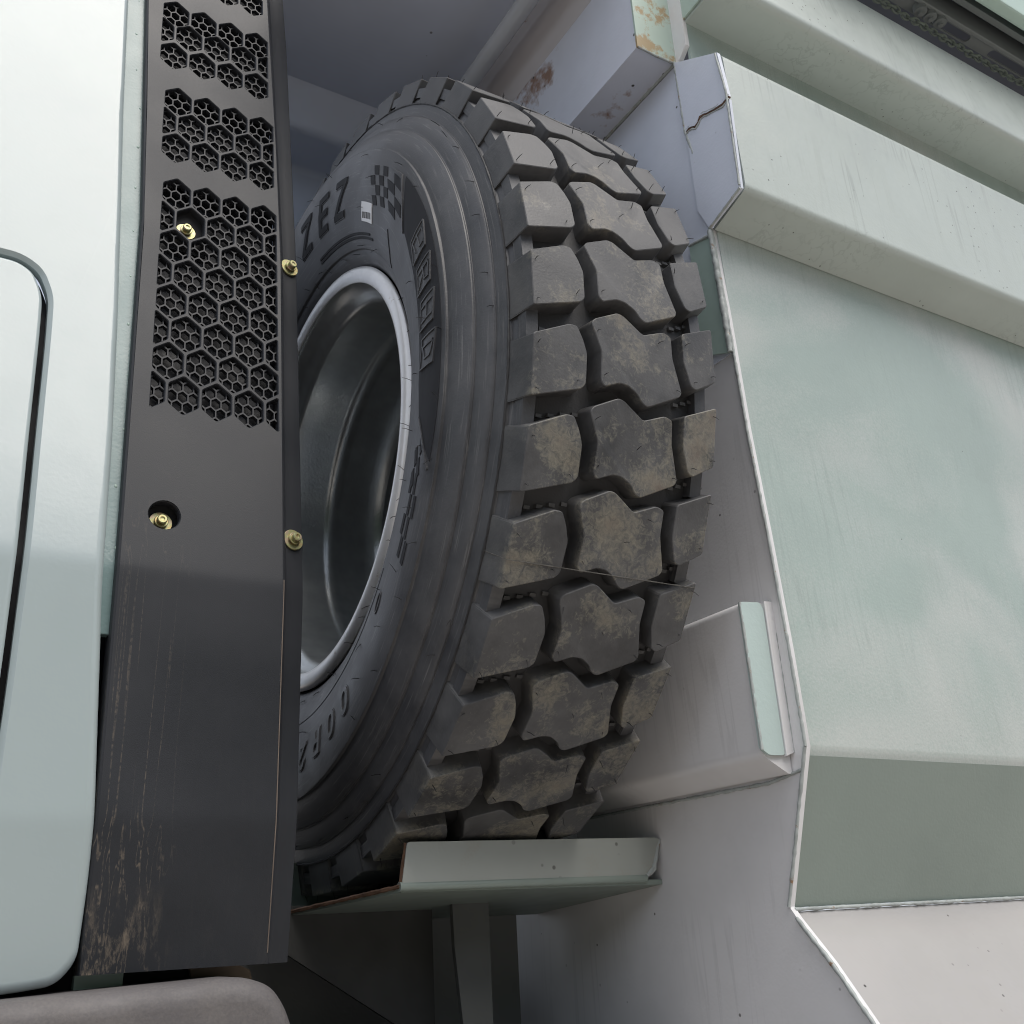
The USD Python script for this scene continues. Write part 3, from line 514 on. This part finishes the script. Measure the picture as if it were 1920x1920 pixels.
SIDE = [(-.1175, .300), (-.1235, .306), (-.1275, .313), (-.1295, .318), (-.1300, .3205), (-.1330, .3215), (-.1375, .330), (-.1455, .352), (-.1515, .372), (-.1560, .395), (-.1580, .418), (-.1580, .432), (-.1562, .4455),
        (-.1555, .4485), (-.1520, .4495), (-.1512, .4520), (-.1508, .4570), (-.1478, .4650), (-.1432, .4740), (-.1395, .4785), (-.1362, .4795), (-.1352, .4815), (-.1345, .4860), (-.1318, .4930), (-.1285, .4985), (-.1262, .5003), (-.1242, .5012), (-.1236, .5035), (-.1222, .5105), (-.1206, .5160)]
SX_, SR_ = np.array([p[0] for p in SIDE]), np.array([p[1] for p in SIDE])
side_x = lambda r: np.interp(r, SR_, SX_)
GR = .5315                                   # bottom of the tread grooves
mid = [(-.1196, .5178), (-.1165, .5195), (-.1150, .524), (-.1125, .5285), (-.100, .5305), (-.05, .5325), (0, .5330), (.05, .5325), (.100, .5305), (.1125, .5285), (.1150, .524), (.1165, .5195), (.1196, .5178)]
ty = wh.part('tyre', lathe(SIDE + mid + [(-a, b) for a, b in SIDE[::-1]]), rub_side, smooth=28)
wh.part('groove_floor', lathe([(-.1105, .5302), (-.100, .5312), (-.05, .5332), (0, .5337), (.05, .5332), (.100, .5312), (.1105, .5302)]), rub_base, parent=ty)
PITCH = 360. / 37
crown = lambda x: RT + .0015 - .0015 * (x / .115) ** 2
LB = [(-113.5, -16.95), (-72, -14.95), (-63, -14.95), (-56, -16.3), (-51, -17.8), (-52, -21.1), (-57, -21.7), (-113.5, -23.6)]
CB = [(-45.5, -14.1), (-41.5, -13.5), (-12, -12.0), (-5, -12.1), (20.5, -13.75), (48, -12.65), (58, -12.95), (58.5, -15.6), (70, -19.3), (67, -19.85), (25, -21.9), (18, -21.6), (11.5, -20.75), (0, -20.1), (-11, -20.05), (-30, -20.85), (-34.5, -20.3), (-33.5, -17.1)]
RB = [(74, -12.1), (118.5, -10.2), (118, -16.9), (90, -18.5), (83, -18.25), (74, -15.7)]
DEG = math.degrees(1 / RT)                    # degrees per metre on the tread
def block(pts, off, rr, side, k):
    """One tread lug: drafted walls, a softened top edge and a slightly crowned top."""
    P = np.array(pts, float); P = np.c_[P[:, 0] / 1000, (P[:, 1] - pts[0][1]) / DEG]       # metres on the tread
    ring = rounded(P, rr, 4)
    if np.sum(ring[:, 0] * np.roll(ring[:, 1], -1) - np.roll(ring[:, 0], -1) * ring[:, 1]) < 0: ring = ring[::-1]
    wob = .0007 * (meshkit.noise(np.c_[ring * 60, np.full(len(ring), k * 3.7)], 11) - .5)
    ring = inset(ring, 0) + wob[:, None]
    th = lambda q: q[:, 1] * DEG + pts[0][1] + off
    outer = (np.abs(ring[:, 0]) > .108) & (np.sign(ring[:, 0]) == side)
    base = inset(ring, -.0022); xb, rb = base[:, 0].copy(), np.full(len(base), GR - .002)
    if side: xb = np.where(outer, side * .1196, xb); rb = np.where(outer, .5165, rb)
    t0 = ring; t2 = inset(ring, .0008)
    rings = [pol(xb, th(base), rb), pol(t0[:, 0], th(t0), crown(t0[:, 0]) - .0007), pol(t2[:, 0], th(t2), crown(t2[:, 0]))]
    N = len(ring); V = np.vstack(rings); i, j = np.meshgrid(np.arange(2), np.arange(N), indexing='ij')
    a, b, c, d = i * N + j, i * N + (j + 1) % N, (i + 1) * N + (j + 1) % N, (i + 1) * N + j
    F = [np.stack([a, b, c], -1).reshape(-1, 3), np.stack([a, c, d], -1).reshape(-1, 3)]
    f = mapbox_earcut.triangulate_float64(t2, np.array([N], np.uint32)).reshape(-1, 3) + 2 * N
    q = trimesh.Trimesh(V, np.vstack(F + [f]), process=False)
    up = pol(np.zeros(1), np.array([pts[0][1] + off]), np.ones(1))[0] - np.array([CX, CY, CZ])
    if q.face_normals[-1] @ up < 0: q.faces[-len(f):] = q.faces[-len(f):, ::-1]
    cen = V.mean(0); n0 = q.face_normals[:len(q.faces) - len(f)]; ctr = q.triangles_center[:len(n0)] - cen
    if (n0 * ctr).sum() < 0: q.faces[:len(n0)] = q.faces[:len(n0), ::-1]
    return q
hair = []
def add_hair(p, d, L, r=.00042):
    hair.append(tube([p, p + d * L * .55, p + d * L + np.array([0, 0, -.0012])], [r, r, r * .6], 4, caps=False))
for k in range(37):
    off = k * PITCH
    wh.part('tread_block', block(LB, off, .0030, -1, k), rub_tread, smooth=22, parent=ty)
    wh.part('tread_block', block(CB, off, .0034, 0, k + 50), rub_tread, smooth=22, parent=ty)
    wh.part('tread_block', block(RB, off, .0034, 1, k + 100), rub_tread, smooth=22, parent=ty)
    for x, th in [(-.108, -17.9), (-.109, -22.7), (-.062, -20.9), (.04, -14.2), (-.03, -19.6), (.015, -17.), (.063, -19.1), (.114, -11.2), (.113, -16.3), (.088, -17.6), (.078, -13.4), (-.038, -14.8)]:
        if rng.random() < .78:
            a = th + off; o = pol(0., a, 1.) - np.array([CX, CY, CZ]); o[0] = 0; q = rng.normal(size=3) * .35
            d = o + q; d /= np.linalg.norm(d); add_hair(pol(x, a, float(crown(x)) - .0006), d, .005 + .005 * rng.random())
    for r, th in [(.315, 2.), (.325, 6.5), (.372, 4.), (.412, 1.), (.442, 7.), (.497, 3.), (.50, 7.6)]:
        if rng.random() < .6:
            a = th + off + 2 * rng.random(); p = pol(float(side_x(r)), a, r); d = np.array([-1., 0, 0]) + rng.normal(size=3) * np.array([.2, .5, .5]); d /= np.linalg.norm(d); add_hair(p, d, .006 + .007 * rng.random(), .00045)
wh.part('rubber_hairs', hair, rub_hair, smooth=False, parent=ty, kind='stuff')
# raised tie bars at the shoulder ends of the cross grooves
for k in range(37):
    for s, lo_, hi_, ta, tb in ((-1, -.1155, -.098, -27.4, -22.8), (1, .098, .1160, -20.5, -16.2)):
        ring = [(lo_, ta), (hi_, ta), (hi_, tb), (lo_, tb)]; V = []
        for x, t in ring: V += [pol(x if s * x > .1 else x, t + k * PITCH, .5285), pol(x - s * .0015 if s * x > .1 else x + s * .002, t + k * PITCH, .5415)]
        wh.part('tie_bar', trimesh.convex.convex_hull(np.array(V)), rub_side, smooth=False, parent=ty)
# small stone ejectors on the groove floor
ej = []
for k in range(37):
    for x, th in [(-.092, -24.9), (-.078, -24.6), (-.064, -24.2), (-.050, -23.9), (.078, -19.9), (.088, -19.5), (.098, -19.1), (.108, -18.7)]:
        t = th + k * PITCH; b = trimesh.creation.box([.0070, .0036, .006]); o = pol(x, t, GR + .0012); T = np.eye(4); c, s = math.cos(math.radians(t)), math.sin(math.radians(t))
        T[:3, 0], T[:3, 1], T[:3, 2], T[:3, 3] = [1, .0, 0], [0, s, c], [0, -c, s], o; b.apply_transform(T); ej.append(b)
wh.part('stone_ejectors', ej, rub_tread, smooth=False, parent=ty, kind='stuff')
# mould seams: across the tread and round the shoulder
sm = [np.array(pol(x, -30.3, float(crown(x)) + .0001)) for x in np.linspace(-.113, .117, 60)]
wh.part('mould_seam', tube([pol(-.1195, -30.3, .519)] + sm, .0005, 5, .6), paint('seam_dirt', (.11, .105, .095), rough=.7, var=.5, vscale=200.), parent=ty)
for r in (.4487, .4792, .5008):
    th = np.linspace(0, 360, 241)[:-1]; q = pol(side_x(r) - .0002, th, r); wh.part('mould_line', tube(np.vstack([q, q[:1]]), .0007, 5, .3), rub_side, parent=ty)
th = np.linspace(0, 360, 721)[:-1]; q = pol(-.1201, th, .5182); wh.part('shoulder_flash', tube(np.vstack([q, q[:1]]), .0009 + .0008 * meshkit.noise(np.c_[np.r_[th, 0] * 3, np.zeros((721, 2))], 4), 5, .5, seed=8), rub_base, parent=ty)
# raised marks on the sidewall: flat outlines in (along, up) metres about an angle and a radius
def side_map(v2, h, th0, r0):
    r = r0 + v2[:, 1]; return pol(side_x(r) - h, th0 - np.degrees(v2[:, 0] / r0), r)
def emboss(name, polys, th0, r0, h, mat, label=None, cell=.006):
    ms = []
    for g in [x for p in polys for x in geoms(p)]:
        x0, y0, x1, y1 = g.bounds; k = max(1, int((x1 - x0) / cell)); cut = np.linspace(x0, x1, k + 1); rows = np.linspace(y0, y1, max(1, int((y1 - y0) / cell)) + 1)
        for p, q in zip(cut[:-1], cut[1:]):                     # the top face in small cells, so that it bends with the wheel
            for gg in [c for a, b in zip(rows[:-1], rows[1:]) for c in geoms(g.intersection(box(p, a, q, b)))]:
                v, f = tri2d(gg); V = side_map(v, h, th0, r0); n = np.cross(V[f[:, 1]] - V[f[:, 0]], V[f[:, 2]] - V[f[:, 0]])
                ms.append(trimesh.Trimesh(V, np.where((n[:, 0] > 0)[:, None], f[:, ::-1], f), process=False))
        for ring in [g.exterior] + list(g.interiors):           # its edges
            v = np.array(ring.segmentize(cell).coords)[:-1]; n = len(v); V = np.vstack([side_map(v, h, th0, r0), side_map(v, -.001, th0, r0)]); j = np.arange(n); j2 = (j + 1) % n
            ms.append(trimesh.Trimesh(V, np.vstack([np.stack([j, j2, n + j2], 1), np.stack([j, n + j2, n + j], 1)]), process=False))
    return wh.part(name, ms, mat, smooth=20, parent=ty, label=label)
def letter(ch, th, r0, hgt, h=.0014, wid=1., slant=0., mat=None):
    t = meshkit.text_mesh(ch, hgt, .001, True); v, f = np.array(t.vertices), t.faces
    keep = v[:, 2] > .0005; g = unary_union([Polygon(v[q][:, :2]) for q in f if keep[q].all()]).buffer(.00005)
    x0, y0, x1, y1 = g.bounds; g = affinity.translate(g, -(x0 + x1) / 2, -y0); g = affinity.scale(g, wid, 1, origin=(0, 0)); g = affinity.skew(g, slant, 0, origin=(0, 0))
    emboss('letter', [g.buffer(.0016)], th, r0, h * .5, mat or rub_side); emboss('letter', [g], th, r0, h, mat or rub_dark)
for ch, th in (('Z', 89.5), ('E', 79.0), ('Z', 69.0)): letter(ch, th, .366, .050, wid=1.0, slant=12)
for ch, th in (('0', -62.), ('0', -68.3), ('R', -75.), ('2', -81.6), ('0', -88.)): letter(ch, th, .388, .030, wid=.95, slant=8, mat=rub_side)
S = lambda r, th: np.array(((math.radians(10 - th)) * .40, r - .40))
def patch(corners, th0=10., n=8):
    """Polygon through (radius, angle) corners, edges bent to follow the rings."""
    out = []
    for a, b in zip(corners, corners[1:] + corners[:1]):
        for s in np.linspace(0, 1, n, endpoint=False): out.append(S(a[0] + (b[0] - a[0]) * s, a[1] + (b[1] - a[1]) * s))
    return Polygon(out).buffer(0)
emboss('smooth_band', [patch([(.437, 33.5), (.4415, 20), (.4425, 0), (.4415, -14), (.4385, -21.), (.400, -15.5), (.386, -8), (.3855, 6), (.386, 19), (.391, 26.5)])], 10., .40, .0006, rub_dark, 'darker smooth band on the sidewall')
glyphs = [[((.2, .1), (.2, .9)), ((.2, .5), (.75, .62)), ((.2, .9), (.8, .95)), ((.2, .1), (.7, .25)), ((.75, .95), (.75, .62))], [((.25, .1), (.25, .9)), ((.25, .9), (.75, .85)), ((.75, .85), (.7, .55)), ((.7, .55), (.25, .5)), ((.4, .5), (.8, .1))], [((.25, .1), (.25, .9)), ((.75, .1), (.75, .9)), ((.25, .5), (.75, .5))], [((.3, .1), (.3, .9)), ((.3, .9), (.72, .75)), ((.72, .75), (.72, .3)), ((.72, .3), (.3, .1))]]
for th, gl in zip((17.3, 10.1, 3.1, -3.7), glyphs):
    A, B, C_, D = S(.434, th + 2.2), S(.4275, th - 2.6), S(.394, th - 2.3), S(.4005, th + 2.5)
    fr = Polygon([A, B, C_, D]).buffer(.0012); fr = fr.difference(Polygon([A, B, C_, D]).buffer(-.0005))
    at = lambda u, v: (D + (C_ - D) * u) * (1 - v) + (A + (B - A) * u) * v
    emboss('badge_field', [Polygon([A, B, C_, D])], 10., .40, .0012, rub_side)
    emboss('badge_letter', [fr] + [LineString([at(*p), at(*q)]).buffer(.0011) for p, q in gl], 10., .40, .0023, rub_side)
# chequered flags
def flag(cor, nu, nv, par, name='flag_square'):
    A, B, C_, D = [S(*c) for c in cor]; at = lambda u, v: (A + (B - A) * u) * (1 - v) + (D + (C_ - D) * u) * v
    for i in range(nu):
        for j in range(nv):
            if (i + j) % 2 == par: emboss(name, [Polygon([at(i / nu, j / nv), at((i + 1) / nu, j / nv), at((i + 1) / nu, (j + 1) / nv), at(i / nu, (j + 1) / nv)]).buffer(-.0003)], 10., .40, .0007, rub_dark, cell=.01)
flag([(.425, 52.5), (.430, 43.0), (.384, 37.5), (.377, 47.5)], 4, 4, 1)
flag([(.428, 43.0), (.429, 34.8), (.383, 27.5), (.384, 37.0)], 2, 4, 1)
flag([(.414, -16.5), (.424, -22.0), (.400, -25.), (.390, -20.)], 2, 4, 0)
flag([(.421, -22.5), (.424, -36.0), (.393, -35.), (.396, -22.5)], 4, 4, 1)
emboss('edge_ridge', [LineString([S(.434, 35.), S(.388, 26.)]).buffer(.0014), LineString([S(.434, 35.), S(.432, 41.)]).buffer(.0009)], 10., .40, .0019, rub_side)
emboss('edge_ridge', [LineString([S(.436, -22.), S(.424, -19.5), S(.398, -14.)]).buffer(.0013)], 10., .40, .0019, rub_side)
emboss('oval_badge', [affinity.rotate(affinity.scale(Point(*S(.382, -44.5)).buffer(.010, 16), 1.35, .6), 10).difference(affinity.rotate(affinity.scale(Point(*S(.382, -44.5)).buffer(.0085, 16), 1.35, .55), 10))], 10., .40, .0012, rub_side)
emboss('side_line', [LineString([S(.362 + .0 * k, 36.5 - k * .6) if k == 0 else S(.362 - .0095 * k, 36.5 - k * .9) for k in range(5)]).buffer(.0010)], 10., .40, .0010, rub_hair)
for r, a, b in ((.3395, 50., 84.), (.3345, 48., 84.)): emboss('raised_line', [LineString([S(r, t) for t in np.linspace(a, b, 16)]).buffer(.0016)], 10., .40, .0009, rub_dark)
emboss('raised_line', [LineString([S(.352, t) for t in np.linspace(-40., -95., 24)]).buffer(.0006)], 10., .40, .0006, rub_hair)
# white barcode sticker
sq = Polygon([(-.0215, -.003), (.0215, -.0045), (.0215, .0205), (-.0205, .0215)])
st = emboss('barcode_sticker', [sq], 51.4, .358, .0010, white_m, 'small white barcode sticker')
bars = []; x = -.0175
while x < .0165:
    w = float(rng.choice([.0006, .0009, .0016])); bars.append(box(x, .0005, x + w, .0085)); x += w + float(rng.choice([.0014, .002]))
emboss('barcode_bars', bars, 51.4, .358, .0013, ink_m, cell=.02)
# rim
rim_prof = [(-.1195, .2990), (-.1225, .2998), (-.1262, .2978), (-.1285, .2935), (-.1292, .2885), (-.1285, .2830), (-.1265, .2785), (-.1250, .2765), (-.1232, .2766), (-.1222, .2780), (-.1200, .2815), (-.116, .2815), (-.112, .2795), (-.104, .2765), (-.098, .2710), (-.094, .2640), (-.090, .2595), (-.084, .2572), (-.05, .2530), (-.022, .2500),
            (-.016, .2480), (-.012, .2455), (-.004, .2450), (.002, .2465), (.008, .2470), (.03, .2465), (.05, .2455), (.066, .2425), (.078, .2350), (.084, .2250), (.088, .2120), (.092, .1950), (.093, .178), (.093, .145), (.096, .1415), (.110, .1400), (.13, .1400)]
rm = wh.part('rim', lathe(rim_prof[:11], 180), silver, smooth=40, label='silver rim with a rolled flange')
wh.part('rim_barrel', lathe(rim_prof[10:29], 180), barrel_m, smooth=40, parent=rm)
wh.part('wheel_disc', lathe(rim_prof[28:], 120), disc_m, smooth=40, parent=rm)
for k in range(10):
    a = 36. * k; wh.part('wheel_stud_hole', tube([pol(.0928, a, .1625), pol(.0905, a, .1625)], .013, 18), black_m, parent=rm)
wh.part('hub_plate', lathe([(.125, .1405), (.126, .001)], 60), black_m, parent=rm)
wh.part('rim_back', lathe([(.1195, .2990), (.1262, .2975), (.1290, .2875), (.121, .2812), (.100, .262), (.06, .2555), (.05, .2495)], 120), silver, parent=rm)
